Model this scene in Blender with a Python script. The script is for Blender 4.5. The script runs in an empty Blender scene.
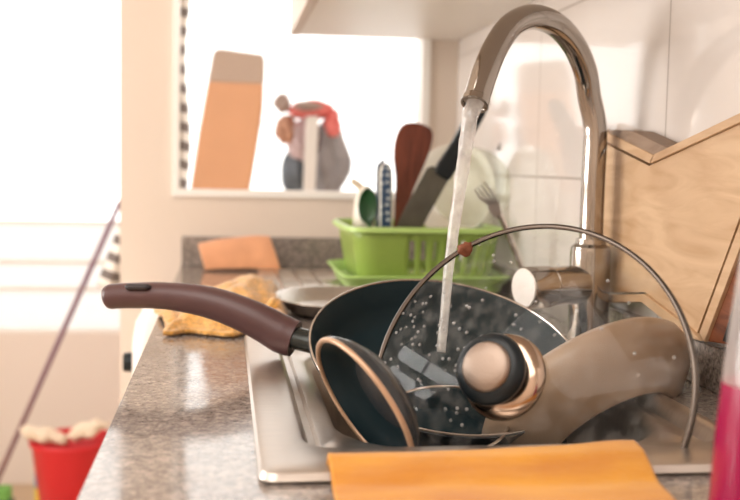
import bpy, bmesh, math, random
from mathutils import Vector, Matrix, noise
random.seed(7)
PI = math.pi
S = bpy.context.scene
COL = S.collection

# ---------------------------------------------------------------- camera
F = 1028.0
yaw, pit, roll = math.radians(8.03), math.radians(4.67), 0.02
CAM = Vector((0, 0, .217))
fw = Vector((math.sin(yaw)*math.cos(pit), math.cos(yaw)*math.cos(pit), -math.sin(pit)))
r0 = Vector((math.cos(yaw), -math.sin(yaw), 0)); u0 = r0.cross(fw)
rt = r0*math.cos(roll)+u0*math.sin(roll); up = -r0*math.sin(roll)+u0*math.cos(roll)
cd = bpy.data.cameras.new('camera'); cam = bpy.data.objects.new('camera', cd); COL.objects.link(cam)
cam.matrix_world = Matrix(((rt.x, up.x, -fw.x, CAM.x), (rt.y, up.y, -fw.y, CAM.y), (rt.z, up.z, -fw.z, CAM.z), (0, 0, 0, 1)))
cd.sensor_width = 36; cd.lens = F/740*36; cd.clip_start = .02
cd.dof.use_dof = True; cd.dof.focus_distance = 0.98; cd.dof.aperture_fstop = 5.2
S.camera = cam

def ray(x, y): return fw + rt*((x-370)/F) - up*((y-250)/F)
def at(x, y, Y):                      # the point seen at (x, y) that lies Y metres down the counter
    v = ray(x, y); return CAM + v*(Y/v.y)
def atz(x, y, Z=0):
    v = ray(x, y); return CAM + v*((Z-CAM.z)/v.z)
def atx(x, y, X):
    v = ray(x, y); return CAM + v*(X/v.x)

# ---------------------------------------------------------------- sky, daylight, exposure
W = bpy.data.worlds.new('sky'); S.world = W; W.use_nodes = True
bg = W.node_tree.nodes['Background']; bg.inputs[0].default_value = (1, .97, .93, 1); bg.inputs[1].default_value = 2.3
def area(name, loc, rot, sx, sy, power, color=(1, 1, 1), portal=False):
    l = bpy.data.lights.new(name, 'AREA'); l.shape = 'RECTANGLE'; l.size = sx; l.size_y = sy; l.energy = power; l.color = color
    if portal: l.cycles.is_portal = True
    o = bpy.data.objects.new(name, l); COL.objects.link(o); o.location = loc; o.rotation_euler = rot; return o
area('daylight_service_window', (-.25, 3.56, .5), (-PI/2, 0, 0), 3.1, 1.75, 1, portal=True)
area('daylight_side_window', (-1.90, 1.45, .41), (0, -PI/2, 0), 1.0, 1.4, 46, (1, .98, .95))
area('overhead_fill_light', (-.8, -.3, 1.52), (0, 0, 0), 1.7, 1.9, 34, (1, .95, .90))  # added soft fill from overhead that brightens the interior, out of view
S.view_settings.view_transform = 'Standard'; S.view_settings.look = 'None'
S.view_settings.exposure = .36; S.view_settings.gamma = 1; S.view_settings.use_curve_mapping = False

# ---------------------------------------------------------------- helpers
OFF = {}
def fin(bm): bmesh.ops.recalc_face_normals(bm, faces=bm.faces)
def obj(name, bm, mat, parent=None, smooth=35, sub=0, solid=0, recalc=True, bevel=0):
    if recalc: fin(bm)
    if parent is None:
        xs = [v.co for v in bm.verts]
        o_ = Vector((sum(v.x for v in xs)/len(xs), sum(v.y for v in xs)/len(xs), min(v.z for v in xs)))
        loc = o_; w = o_
    else:
        w = OFF[parent.name].copy(); loc = Vector((0, 0, 0))
    bmesh.ops.translate(bm, vec=-w, verts=bm.verts)
    me = bpy.data.meshes.new(name); bm.to_mesh(me); bm.free()
    if smooth:
        me.shade_smooth()
        if smooth < 180: me.set_sharp_from_angle(angle=math.radians(smooth))
    me.materials.append(mat)
    o = bpy.data.objects.new(name, me); COL.objects.link(o); o.location = loc
    if parent: o.parent = parent
    OFF[o.name] = w
    if solid:
        m = o.modifiers.new('thickness', 'SOLIDIFY'); m.thickness = solid; m.offset = 0
    if bevel:
        m = o.modifiers.new('bevel', 'BEVEL'); m.width = bevel; m.segments = 2; m.limit_method = 'ANGLE'; m.angle_limit = .6
    if sub:
        m = o.modifiers.new('smooth', 'SUBSURF'); m.levels = sub; m.render_levels = sub
    return o
def tag(o, label, cat, group=None, kind=None):
    o['label'] = label; o['category'] = cat
    if group: o['group'] = group
    if kind: o['kind'] = kind
    return o
def thing(name, label, cat, loc, group=None):
    o = bpy.data.objects.new(name, None); COL.objects.link(o); o.location = loc; o.empty_display_size = .05
    OFF[o.name] = Vector(loc); return tag(o, label, cat, group)
def struct(name, bm, mat, parent=None, **k):
    o = obj(name, bm, mat, parent, **k)
    if parent is None: o['kind'] = 'structure'
    return o
def box(bm, lo, hi):
    vs = [bm.verts.new((x, y, z)) for z in (lo[2], hi[2]) for y in (lo[1], hi[1]) for x in (lo[0], hi[0])]
    for f in ((0, 2, 3, 1), (4, 5, 7, 6), (0, 1, 5, 4), (2, 6, 7, 3), (0, 4, 6, 2), (1, 3, 7, 5)): bm.faces.new([vs[i] for i in f])
def boxes(*bs):
    bm = bmesh.new()
    for lo, hi in bs: box(bm, lo, hi)
    return bm
def frame(n, ref=Vector((0, 0, 1))):
    n = Vector(n).normalized()
    if abs(n.dot(ref)) > .98: ref = Vector((0, 1, 0))
    a = ref.cross(n).normalized(); return a, n.cross(a), n
def loft(bm, rings, close=True, cap=(False, False)):
    L = [[bm.verts.new(p) for p in r] for r in rings]; n = len(L[0])
    for i in range(len(L)-1):
        for j in range(n if close else n-1):
            k = (j+1) % n; bm.faces.new((L[i][j], L[i][k], L[i+1][k], L[i+1][j]))
    if cap[0]: bm.faces.new(L[0][::-1])
    if cap[1]: bm.faces.new(L[-1])
    return L
def lathe(bm, c, n, prof, seg=64, cap=(False, False)):
    c = Vector(c); a, b, n = frame(n)
    return loft(bm, [[c+n*h+(a*math.cos(2*PI*j/seg)+b*math.sin(2*PI*j/seg))*(r if r > .0011 else 1e-5) for j in range(seg)] for r, h in prof], True, cap)
def LB(c, n, prof, seg=64, cap=(False, False)):
    bm = bmesh.new(); lathe(bm, c, n, prof, seg, cap); return bm
def spline(pts, n=8):
    pts = [Vector(p) for p in pts]; out = []
    for i in range(len(pts)-1):
        p0 = pts[max(i-1, 0)]; p1 = pts[i]; p2 = pts[i+1]; p3 = pts[min(i+2, len(pts)-1)]
        for k in range(n):
            t = k/n
            out.append(.5*((2*p1)+(p2-p0)*t+(2*p0-5*p1+4*p2-p3)*t*t+(3*p1-p0-3*p2+p3)*t**3))
    return out+[pts[-1]]
def tube(bm, pts, rad, seg=24, cap=True, flat=1.0, ref=Vector((0, 0, 1)), jitter=0):
    pts = [Vector(p) for p in pts]; N = len(pts); rings = []; pa = None
    for i, p in enumerate(pts):
        t = (pts[min(i+1, N-1)]-pts[max(i-1, 0)]).normalized()
        if pa is None: a, b, _ = frame(t, ref)
        else:
            a = (pa-t*pa.dot(t)).normalized(); b = t.cross(a)
        pa = a
        r = rad(i/(N-1)) if callable(rad) else (rad[i] if isinstance(rad, (list, tuple)) else rad)
        ra, rb = r if isinstance(r, tuple) else (r, r*flat)
        rings.append([p+a*math.cos(2*PI*j/seg)*ra*(1+jitter*noise.noise(p*90+Vector((j, 0, 0))))+b*math.sin(2*PI*j/seg)*rb for j in range(seg)])
    loft(bm, rings, True, (cap, cap))
def TB(pts, rad, **k):
    bm = bmesh.new(); tube(bm, pts, rad, **k); return bm
def prism(pts, d):
    bm = bmesh.new(); d = Vector(d); loft(bm, [pts, [Vector(p)+d for p in pts]], True, (True, True)); return bm
def rrect(x0, x1, y0, y1, r, z, n=8):
    out = []
    for cx, cy, a0 in ((x1-r, y0+r, -PI/2), (x1-r, y1-r, 0), (x0+r, y1-r, PI/2), (x0+r, y0+r, PI)):
        for k in range(n+1):
            a = a0+PI/2*k/n; out.append(Vector((cx+r*math.cos(a), cy+r*math.sin(a), z)))
    return out
def grid(nu, nv, f):
    bm = bmesh.new(); g = [[bm.verts.new(f(i/nu, j/nv)) for j in range(nv+1)] for i in range(nu+1)]
    for i in range(nu):
        for j in range(nv): bm.faces.new((g[i][j], g[i+1][j], g[i+1][j+1], g[i][j+1]))
    return bm
def N(x, y, z=0): return noise.noise(Vector((x, y, z)))
def lerp(a, b, t): return a+(b-a)*t

# ---------------------------------------------------------------- materials
def srgb(r, g, b):
    f = lambda c: (c/255/12.92) if c/255 <= .04045 else ((c/255+.055)/1.055)**2.4
    return (f(r), f(g), f(b), 1)
def mat(name, color, rough=.5, metal=0, spec=.5, coat=0, trans=0, bump=0, bscale=200, var=0, vscale=20, col2=None, sheen=0, stretch=(1, 1, 1), sss=0, coat_r=.05, rvar=0, alpha=1, detail=4, emis=None):
    m = bpy.data.materials.new(name); m.use_nodes = True; t = m.node_tree; p = t.nodes['Principled BSDF']
    c = color if len(color) == 4 else (*color, 1)
    p.inputs['Base Color'].default_value = c; p.inputs['Roughness'].default_value = rough; p.inputs['Metallic'].default_value = metal
    p.inputs['Specular IOR Level'].default_value = spec; p.inputs['Coat Weight'].default_value = coat; p.inputs['Coat Roughness'].default_value = coat_r
    p.inputs['Transmission Weight'].default_value = trans; p.inputs['Sheen Weight'].default_value = sheen; p.inputs['Alpha'].default_value = alpha
    if sss: p.inputs['Subsurface Weight'].default_value = sss; p.inputs['Subsurface Radius'].default_value = (.01, .01, .01)
    tc = t.nodes.new('ShaderNodeTexCoord'); mp = t.nodes.new('ShaderNodeMapping'); mp.inputs['Scale'].default_value = stretch
    t.links.new(tc.outputs['Object'], mp.inputs['Vector'])
    if var or col2 or rvar:
        n = t.nodes.new('ShaderNodeTexNoise'); n.inputs['Scale'].default_value = vscale; n.inputs['Detail'].default_value = detail
        t.links.new(mp.outputs[0], n.inputs['Vector'])
        if var or col2:
            r = t.nodes.new('ShaderNodeValToRGB'); r.color_ramp.elements[0].position = .35; r.color_ramp.elements[1].position = .65
            r.color_ramp.elements[0].color = col2 if col2 else tuple(x*(1-var) for x in c[:3])+(1,)
            r.color_ramp.elements[1].color = c
            t.links.new(n.outputs['Fac'], r.inputs[0]); t.links.new(r.outputs[0], p.inputs['Base Color'])
        if rvar:
            q = t.nodes.new('ShaderNodeMapRange'); q.inputs[3].default_value = max(rough-rvar, .02); q.inputs[4].default_value = rough+rvar
            t.links.new(n.outputs['Fac'], q.inputs[0]); t.links.new(q.outputs[0], p.inputs['Roughness'])
    if bump:
        n2 = t.nodes.new('ShaderNodeTexNoise'); n2.inputs['Scale'].default_value = bscale; n2.inputs['Detail'].default_value = 3
        t.links.new(mp.outputs[0], n2.inputs['Vector']); b = t.nodes.new('ShaderNodeBump'); b.inputs['Strength'].default_value = bump; b.inputs['Distance'].default_value = .002
        t.links.new(n2.outputs['Fac'], b.inputs['Height']); t.links.new(b.outputs[0], p.inputs['Normal'])
    return m
def thin_glass(name, tint, refl=1.0, rough=.02, haze=0, hcol=(1, 1, 1, 1), hscale=60, hmin=0.0, ior=1.5):
    m = bpy.data.materials.new(name); m.use_nodes = True; t = m.node_tree; t.nodes.clear(); nn = t.nodes.new
    out = nn('ShaderNodeOutputMaterial'); tr = nn('ShaderNodeBsdfTransparent'); tr.inputs[0].default_value = tint
    gl = nn('ShaderNodeBsdfGlossy'); gl.inputs['Roughness'].default_value = rough
    lw = nn('ShaderNodeLayerWeight'); lw.inputs[0].default_value = .5; pw = nn('ShaderNodeMath'); pw.operation = 'POWER'; pw.inputs[1].default_value = 5; t.links.new(lw.outputs['Facing'], pw.inputs[0])
    fr = nn('ShaderNodeMapRange'); fr.inputs[3].default_value = .04; fr.inputs[4].default_value = .9; t.links.new(pw.outputs[0], fr.inputs[0])
    mu = nn('ShaderNodeMath'); mu.operation = 'MULTIPLY'; mu.inputs[1].default_value = refl; t.links.new(fr.outputs[0], mu.inputs[0]); mu.use_clamp = True
    mx = nn('ShaderNodeMixShader'); t.links.new(mu.outputs[0], mx.inputs[0]); t.links.new(tr.outputs[0], mx.inputs[1]); t.links.new(gl.outputs[0], mx.inputs[2])
    last = mx
    if haze:
        df = nn('ShaderNodeBsdfTranslucent'); df.inputs[0].default_value = hcol; d2 = nn('ShaderNodeBsdfDiffuse'); d2.inputs[0].default_value = hcol
        ms = nn('ShaderNodeMixShader'); ms.inputs[0].default_value = .5; t.links.new(df.outputs[0], ms.inputs[1]); t.links.new(d2.outputs[0], ms.inputs[2])
        tc = nn('ShaderNodeTexCoord'); no = nn('ShaderNodeTexNoise'); no.inputs['Scale'].default_value = hscale; no.inputs['Detail'].default_value = 6
        t.links.new(tc.outputs['Object'], no.inputs['Vector'])
        mr = nn('ShaderNodeMapRange'); mr.inputs[1].default_value = .45; mr.inputs[2].default_value = .75; mr.inputs[3].default_value = hmin; mr.inputs[4].default_value = haze
        t.links.new(no.outputs['Fac'], mr.inputs[0])
        m2 = nn('ShaderNodeMixShader'); t.links.new(mr.outputs[0], m2.inputs[0]); t.links.new(mx.outputs[0], m2.inputs[1]); t.links.new(ms.outputs[0], m2.inputs[2]); last = m2
    t.links.new(last.outputs[0], out.inputs[0]); return m

def granite():
    m = bpy.data.materials.new('granite'); m.use_nodes = True; t = m.node_tree; p = t.nodes['Principled BSDF']; nn = t.nodes.new; L = t.links.new
    tc = nn('ShaderNodeTexCoord')
    v = nn('ShaderNodeTexVoronoi'); v.inputs['Scale'].default_value = 420; L(tc.outputs['Object'], v.inputs['Vector'])
    n = nn('ShaderNodeTexNoise'); n.inputs['Scale'].default_value = 150; n.inputs['Detail'].default_value = 8; n.inputs['Roughness'].default_value = .7; L(tc.outputs['Object'], n.inputs['Vector'])
    r1 = nn('ShaderNodeValToRGB'); e = r1.color_ramp.elements
    e[0].position = .38; e[0].color = srgb(66, 65, 65); e[1].position = .62; e[1].color = srgb(180, 170, 163)
    k = e.new(.48); k.color = srgb(116, 110, 106); L(n.outputs['Fac'], r1.inputs[0])
    r2 = nn('ShaderNodeValToRGB'); e = r2.color_ramp.elements; e[0].color = srgb(84, 78, 74); e[1].color = srgb(190, 172, 158); L(v.outputs['Color'], r2.inputs[0])
    mx = nn('ShaderNodeMixRGB'); mx.inputs[0].default_value = .45; L(r1.outputs[0], mx.inputs[1]); L(r2.outputs[0], mx.inputs[2])
    L(mx.outputs[0], p.inputs['Base Color']); p.inputs['Roughness'].default_value = .13; p.inputs['Specular IOR Level'].default_value = .6
    n3 = nn('ShaderNodeTexNoise'); n3.inputs['Scale'].default_value = 14; n3.inputs['Detail'].default_value = 5; L(tc.outputs['Object'], n3.inputs['Vector'])
    mr = nn('ShaderNodeMapRange'); mr.inputs[1].default_value = .35; mr.inputs[2].default_value = .7; mr.inputs[3].default_value = .06; mr.inputs[4].default_value = .17; L(n3.outputs['Fac'], mr.inputs[0]); L(mr.outputs[0], p.inputs['Roughness'])
    return m
def tiles():
    m = bpy.data.materials.new('glazed_wall_tiles'); m.use_nodes = True; t = m.node_tree; p = t.nodes['Principled BSDF']; nn = t.nodes.new; L = t.links.new
    g = nn('ShaderNodeNewGeometry'); s = nn('ShaderNodeSeparateXYZ'); L(g.outputs['Position'], s.inputs[0])
    def line(sock, phase, step, w):
        a = nn('ShaderNodeMath'); a.operation = 'SUBTRACT'; a.inputs[1].default_value = phase; L(sock, a.inputs[0])
        b = nn('ShaderNodeMath'); b.operation = 'PINGPONG'; b.inputs[1].default_value = step/2; L(a.outputs[0], b.inputs[0])
        c = nn('ShaderNodeMath'); c.operation = 'LESS_THAN'; c.inputs[1].default_value = w; L(b.outputs[0], c.inputs[0]); return c.outputs[0]
    a = line(s.outputs['Y'], 1.12, .485, .0016); b = line(s.outputs['Z'], .205, .25, .0016)
    mx = nn('ShaderNodeMath'); mx.operation = 'MAXIMUM'; L(a, mx.inputs[0]); L(b, mx.inputs[1])
    c = nn('ShaderNodeMixRGB'); c.inputs[1].default_value = srgb(228, 221, 216); c.inputs[2].default_value = srgb(168, 158, 150); L(mx.outputs[0], c.inputs[0]); L(c.outputs[0], p.inputs['Base Color'])
    r = nn('ShaderNodeMapRange'); r.inputs[3].default_value = .07; r.inputs[4].default_value = .6; L(mx.outputs[0], r.inputs[0]); L(r.outputs[0], p.inputs['Roughness'])
    n = nn('ShaderNodeTexNoise'); n.inputs['Scale'].default_value = 3; L(g.outputs['Position'], n.inputs['Vector'])
    ad = nn('ShaderNodeMath'); ad.operation = 'SUBTRACT'; L(n.outputs['Fac'], ad.inputs[0]); L(mx.outputs[0], ad.inputs[1])
    bp = nn('ShaderNodeBump'); bp.inputs['Strength'].default_value = .25; bp.inputs['Distance'].default_value = .004; L(ad.outputs[0], bp.inputs['Height']); L(bp.outputs[0], p.inputs['Normal'])
    return m
def wood(name, c1, c2, axis=(1, 3, 18), scale=4, rough=.55, knots=True):
    m = bpy.data.materials.new(name); m.use_nodes = True; t = m.node_tree; p = t.nodes['Principled BSDF']; nn = t.nodes.new; L = t.links.new
    tc = nn('ShaderNodeTexCoord'); mp = nn('ShaderNodeMapping'); mp.inputs['Scale'].default_value = axis; L(tc.outputs['Object'], mp.inputs['Vector'])
    n = nn('ShaderNodeTexNoise'); n.inputs['Scale'].default_value = scale; n.inputs['Detail'].default_value = 7; n.inputs['Distortion'].default_value = 1.2; L(mp.outputs[0], n.inputs['Vector'])
    r = nn('ShaderNodeValToRGB'); r.color_ramp.elements[0].position = .3; r.color_ramp.elements[1].position = .62; r.color_ramp.elements[0].color = c2; r.color_ramp.elements[1].color = c1
    L(n.outputs['Fac'], r.inputs[0]); last = r.outputs[0]
    if knots:
        v = nn('ShaderNodeTexVoronoi'); v.inputs['Scale'].default_value = 5; L(tc.outputs['Object'], v.inputs['Vector'])
        q = nn('ShaderNodeMapRange'); q.inputs[1].default_value = .02; q.inputs[2].default_value = .06; L(v.outputs['Distance'], q.inputs[0])
        x = nn('ShaderNodeMixRGB'); x.inputs[1].default_value = tuple(a*.45 for a in c2[:3])+(1,); L(q.outputs[0], x.inputs[0]); L(last, x.inputs[2]); last = x.outputs[0]
    L(last, p.inputs['Base Color']); p.inputs['Roughness'].default_value = rough
    b = nn('ShaderNodeBump'); b.inputs['Strength'].default_value = .2; b.inputs['Distance'].default_value = .001; L(n.outputs['Fac'], b.inputs['Height']); L(b.outputs[0], p.inputs['Normal'])
    return m
def stripes(name, c1, c2, step, duty, dirv):
    m = bpy.data.materials.new(name); m.use_nodes = True; t = m.node_tree; p = t.nodes['Principled BSDF']; nn = t.nodes.new; L = t.links.new
    g = nn('ShaderNodeTexCoord'); d = nn('ShaderNodeVectorMath'); d.operation = 'DOT_PRODUCT'; d.inputs[1].default_value = dirv; L(g.outputs['Object'], d.inputs[0])
    a = nn('ShaderNodeMath'); a.operation = 'PINGPONG'; a.inputs[1].default_value = step/2; L(d.outputs['Value'], a.inputs[0])
    b = nn('ShaderNodeMath'); b.operation = 'LESS_THAN'; b.inputs[1].default_value = step/2*duty; L(a.outputs[0], b.inputs[0])
    x = nn('ShaderNodeMixRGB'); x.inputs[1].default_value = c1; x.inputs[2].default_value = c2; L(b.outputs[0], x.inputs[0]); L(x.outputs[0], p.inputs['Base Color'])
    p.inputs['Roughness'].default_value = .9; return m

M = dict(
    paint=mat('warm_wall_paint', srgb(222, 208, 195), .7, bump=.05, bscale=60),
    outer=mat('outer_wall_paint', srgb(240, 230, 222), .8),
    ceil=mat('ceiling_paint', srgb(225, 212, 198), .8),
    floor=mat('beige_floor_tiles', srgb(205, 180, 150), .35, var=.15, vscale=6),
    white=mat('white_lacquer', srgb(238, 230, 222), .4),
    frame=mat('white_window_frame', srgb(245, 242, 238), .4),
    granite=granite(), tiles=tiles(),
    steel=mat('brushed_sink_steel', srgb(204, 196, 188), .36, 1, bump=.06, bscale=40, stretch=(1, 14, 1), rvar=.09, vscale=30, var=.12),
    chrome=mat('chrome_plating', srgb(172, 164, 156), .1, 1, var=.1, vscale=14),
    chrome_b=mat('satin_chrome', srgb(205, 196, 188), .22, 1),
    cap=mat('brushed_knob_cap', srgb(160, 144, 132), .5, 1, bump=.1, bscale=500),
    bronze=mat('knob_flange_steel', srgb(186, 164, 146), .17, 1),
    lipbeige=mat('beige_enamel_lip', srgb(186, 152, 124), .3, .3),
    satin_cap=mat('pale_satin_cap', srgb(226, 220, 216), .45, .6),
    nonstick=mat('black_nonstick_coating', (.007, .018, .023, 1), .45, spec=.16, bump=.06, bscale=900, rvar=.08, vscale=25),
    pan_out=mat('dark_pan_enamel', (.028, .032, .036, 1), .25),
    black=mat('black_plastic', (.008, .012, .015, 1), .35, spec=.3),
    bracket=mat('dark_handle_bracket', (.03, .035, .032, 1), .25, metal=.3),
    handle=mat('brown_bakelite_handle', srgb(84, 56, 56), .38, spec=.5, bump=.12, bscale=700, var=.12, vscale=30),
    slot=mat('handle_slot_lining', srgb(40, 32, 36), .5),
    beige=mat('beige_pan_enamel', srgb(168, 140, 116), .33, var=.12, vscale=8, rvar=.1),
    rimsteel=mat('pan_lip_metal', srgb(205, 176, 150), .25, 1),
    lidglass=thin_glass('lid_glass', (.92, .93, .91, 1), .38, .03, .14, (.9, .9, .88, 1), 70, .01),
    drops=thin_glass('water_drops', (.95, .96, .96, 1), 2.5, .02, .5, (1, 1, 1, 1), 90, .2),
    water=thin_glass('running_water', (.90, .90, .90, 1), 2.6, .08, .62, (1, .98, .96, 1), 40, .30),
    pane=thin_glass('window_pane', (.97, .97, .97, 1), .5),
    plateglass=thin_glass('plate_glass', (.90, .91, .86, 1), 1.0, .05, .25, (1, 1, .96, 1), 20, .14),
    green=mat('lime_green_plastic', srgb(150, 176, 84), .35, var=.08, vscale=10, sss=.15),
    dgreen=mat('dark_green_plastic', srgb(40, 84, 52), .3),
    woodl=wood('pale_plywood', srgb(214, 182, 146), srgb(188, 150, 112), axis=(1, 1.2, 7), scale=5),
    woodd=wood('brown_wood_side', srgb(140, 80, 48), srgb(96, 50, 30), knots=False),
    woodt=wood('taupe_wood_edge', srgb(156, 132, 112), srgb(128, 104, 86), knots=False),
    spat=wood('reddish_spatula_wood', srgb(132, 68, 48), srgb(92, 44, 32), axis=(14, 3, 1.5), scale=5, knots=False),
    blade=mat('dull_knife_blade', srgb(112, 112, 104), .35, 1, var=.2, vscale=30),
    pink=mat('pink_plastic', srgb(225, 120, 130), .4),
    cream=mat('cream_plastic', srgb(225, 210, 185), .4, sss=.1),
    blue=None, china=mat('white_china', srgb(232, 226, 212), .2, coat=.4),
    orange=mat('orange_cloth', srgb(226, 162, 120), .9, sheen=.4, bump=.5, bscale=400, var=.12, vscale=20),
    must=mat('mustard_terry', srgb(232, 172, 84), .95, sheen=.5, bump=1.0, bscale=300, var=.45, vscale=170),
    yellow=mat('yellow_cloth', srgb(216, 150, 32), .9, sheen=.25, bump=.6, bscale=260, col2=srgb(194, 122, 20), vscale=9, stretch=(1, 3, 1)),
    red=mat('red_plastic', srgb(214, 38, 46), .4), creamcloth=mat('cream_rag', srgb(226, 206, 182), .95, bump=.4, bscale=120),
    bluep=mat('blue_plastic', srgb(90, 150, 190), .35), yelp=mat('yellow_label', srgb(235, 205, 80), .5),
    purple=mat('broom_stick', srgb(120, 84, 120), .4, col2=srgb(150, 112, 92), vscale=1.2),
    limeb=mat('green_bristles', srgb(120, 180, 90), .8), grey=mat('grey_metal_tube', srgb(150, 145, 142), .4, .6),
    iron=mat('orange_brown_cover', srgb(238, 180, 138), .9, var=.1, vscale=4), ironcap=mat('grey_brown_cover', srgb(196, 174, 158), .9),
    cred=mat('coral_fabric', srgb(240, 128, 124), .9), cgrey=mat('grey_fabric', srgb(176, 174, 178), .9, var=.35, vscale=14),
    cbrown=mat('brown_fabric', srgb(206, 156, 130), .9, var=.2, vscale=14), cdark=mat('slate_fabric', srgb(120, 132, 144), .9, var=.4, vscale=18),
    cpink=mat('pale_mauve_fabric', srgb(228, 206, 210), .9, var=.2, vscale=14), ctaupe=mat('taupe_fabric', srgb(172, 152, 144), .9),
    pinkliq=mat('magenta_soap', srgb(150, 22, 68), .2, spec=.4), clearp=thin_glass('clear_bottle_plastic', (.9, .88, .88, 1), 1.2, .08, .4, (1, .96, .94, 1), 12, .25),
    striped=stripes('striped_fabric', srgb(240, 234, 226), srgb(120, 110, 106), .047, .5, (.28, 0, 1)),
    food=mat('food_scrap', srgb(120, 66, 40), .7, bump=.5),
    fillw=mat('opal_fill_panel', srgb(245, 240, 230), .4),
)
M['opal'] = thin_glass('opal_panel', (.45, .45, .45, 1), .3, .2, .75, (1, 1, 1, 1), 3, .72)
# blue with white dots
def dots():
    m = bpy.data.materials.new('blue_dotted_plastic'); m.use_nodes = True; t = m.node_tree; p = t.nodes['Principled BSDF']; nn = t.nodes.new
    tc = nn('ShaderNodeTexCoord'); v = nn('ShaderNodeTexVoronoi'); v.inputs['Scale'].default_value = 75; v.inputs['Randomness'].default_value = .25; t.links.new(tc.outputs['Object'], v.inputs['Vector'])
    r = nn('ShaderNodeValToRGB'); r.color_ramp.interpolation = 'CONSTANT'; r.color_ramp.elements[0].color = srgb(225, 232, 236); r.color_ramp.elements[1].position = .25; r.color_ramp.elements[1].color = srgb(58, 84, 116)
    t.links.new(v.outputs['Distance'], r.inputs[0]); t.links.new(r.outputs[0], p.inputs['Base Color']); p.inputs['Roughness'].default_value = .35; return m
M['blue'] = dots()

# ---------------------------------------------------------------- the setting
WX = .495; FY = 2.2; FL = -.9; CE = 1.6; OY = 3.6; LX = -1.8; BY = -1.5; EX = 1.35
struct('floor', boxes(((LX-.1, BY-.1, FL-.1), (EX+.1, OY+.1, FL))), M['floor'])
struct('ceiling', boxes(((LX-.1, BY-.1, CE), (EX+.1, OY+.1, CE+.1))), M['ceil'])
struct('wall_right', boxes(((WX, BY-.1, FL), (WX+.1, FY+.1, CE))), M['tiles'], smooth=0)
struct('wall_back', boxes(((LX-.1, BY-.1, FL), (WX, BY, CE))), M['paint'], smooth=0)
wl0, wl1, wz0, wz1 = .75, 2.15, -.10, .92
struct('wall_left', boxes(((LX-.1, BY, FL), (LX, wl0, CE)), ((LX-.1, wl1, FL), (LX, OY, CE)), ((LX-.1, wl0, FL), (LX, wl1, wz0)), ((LX-.1, wl0, wz1), (LX, wl1, CE))), M['paint'], smooth=0)
struct('wall_service', boxes(((EX, FY+.1, FL), (EX+.1, OY+.1, CE)), ((WX+.1, FY, FL), (EX, FY+.1, CE))), M['outer'], smooth=0)
# outer wall of the service area: low parapet, glazing above it
pz = -.375
struct('wall_outer', boxes(((LX, OY, FL), (EX, OY+.1, pz)), ((LX, OY, 1.42), (EX, OY+.1, CE))), M['outer'], smooth=0)
# wall between kitchen and service area, ends at a free edge on the left, with an internal window
ox0, ox1, oz0, oz1 = -.111, .428, .152, 1.25
struct('wall_far', boxes(((-.219, FY, FL), (ox0, FY+.1, CE)), ((ox1, FY, FL), (WX, FY+.1, CE)), ((ox0, FY, FL), (ox1, FY+.1, oz0)), ((ox0, FY, oz1), (ox1, FY+.1, CE))), M['paint'], smooth=0)
f_ = .012
w2 = struct('window_2', boxes(((ox0, FY-.008, oz0-.006), (ox0+f_, FY+.06, oz1)), ((ox1-f_, FY-.008, oz0-.006), (ox1+.004, FY+.06, oz1)), ((ox0+f_, FY-.008, oz0-.006), (ox1-f_, FY+.06, oz0+f_*.7)), ((ox0+f_, FY-.008, oz1-f_), (ox1-f_, FY+.06, oz1))), M['frame'], smooth=0)
struct('window_pane', boxes(((ox0+f_, FY+.03, oz0+f_*.7), (ox1-f_, FY+.034, oz1-f_))), M['pane'], w2, smooth=0)
# outer glazing
bs = [((LX, OY+.02, pz), (EX, OY+.06, pz+.012)), ((LX, OY+.02, 1.39), (EX, OY+.06, 1.42))]
for x in (LX, -1.15, EX-.03): bs.append(((x, OY+.02, pz+.012), (x+.03, OY+.06, 1.39)))
w1 = struct('window_1', boxes(*bs), M['frame'], smooth=0)
zs = [pz+.012]+[at(60, y, OY).z for y in (290, 263, 223)]
for k in range(3):                                  # white translucent lower panels with narrow joints
    struct('window_panel', boxes(((LX+.03, OY+.03, zs[k]+.002), (EX-.03, OY+.04, zs[k+1]-.002))), M['opal'], w1, smooth=0)
    struct('window_rail', boxes(((LX+.03, OY+.024, zs[k+1]-.007), (EX-.03, OY+.046, zs[k+1]+.007))), M['frame'], w1, smooth=0)
struct('window_pane', boxes(((LX+.03, OY+.034, zs[3]+.007), (EX-.03, OY+.038, 1.39))), M['pane'], w1, smooth=0)
bs = [((LX-.07, wl0, wz0), (LX-.03, wl0+.04, wz1)), ((LX-.07, wl1-.04, wz0), (LX-.03, wl1, wz1)), ((LX-.07, wl0, wz0), (LX-.03, wl1, wz0+.04)), ((LX-.07, wl0, wz1-.04), (LX-.03, wl1, wz1)), ((LX-.07, 1.42, wz0), (LX-.03, 1.48, wz1))]
for z in (.15, .4, .65): bs.append(((LX-.06, wl0, z-.05), (LX-.04, wl1, z+.05)))
w3 = struct('window_3', boxes(*bs), M['frame'], smooth=0)
struct('window_pane', boxes(((LX-.052, wl0+.04, wz0+.04), (LX-.048, wl1-.04, wz1-.04))), M['pane'], w3, smooth=0)

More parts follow.
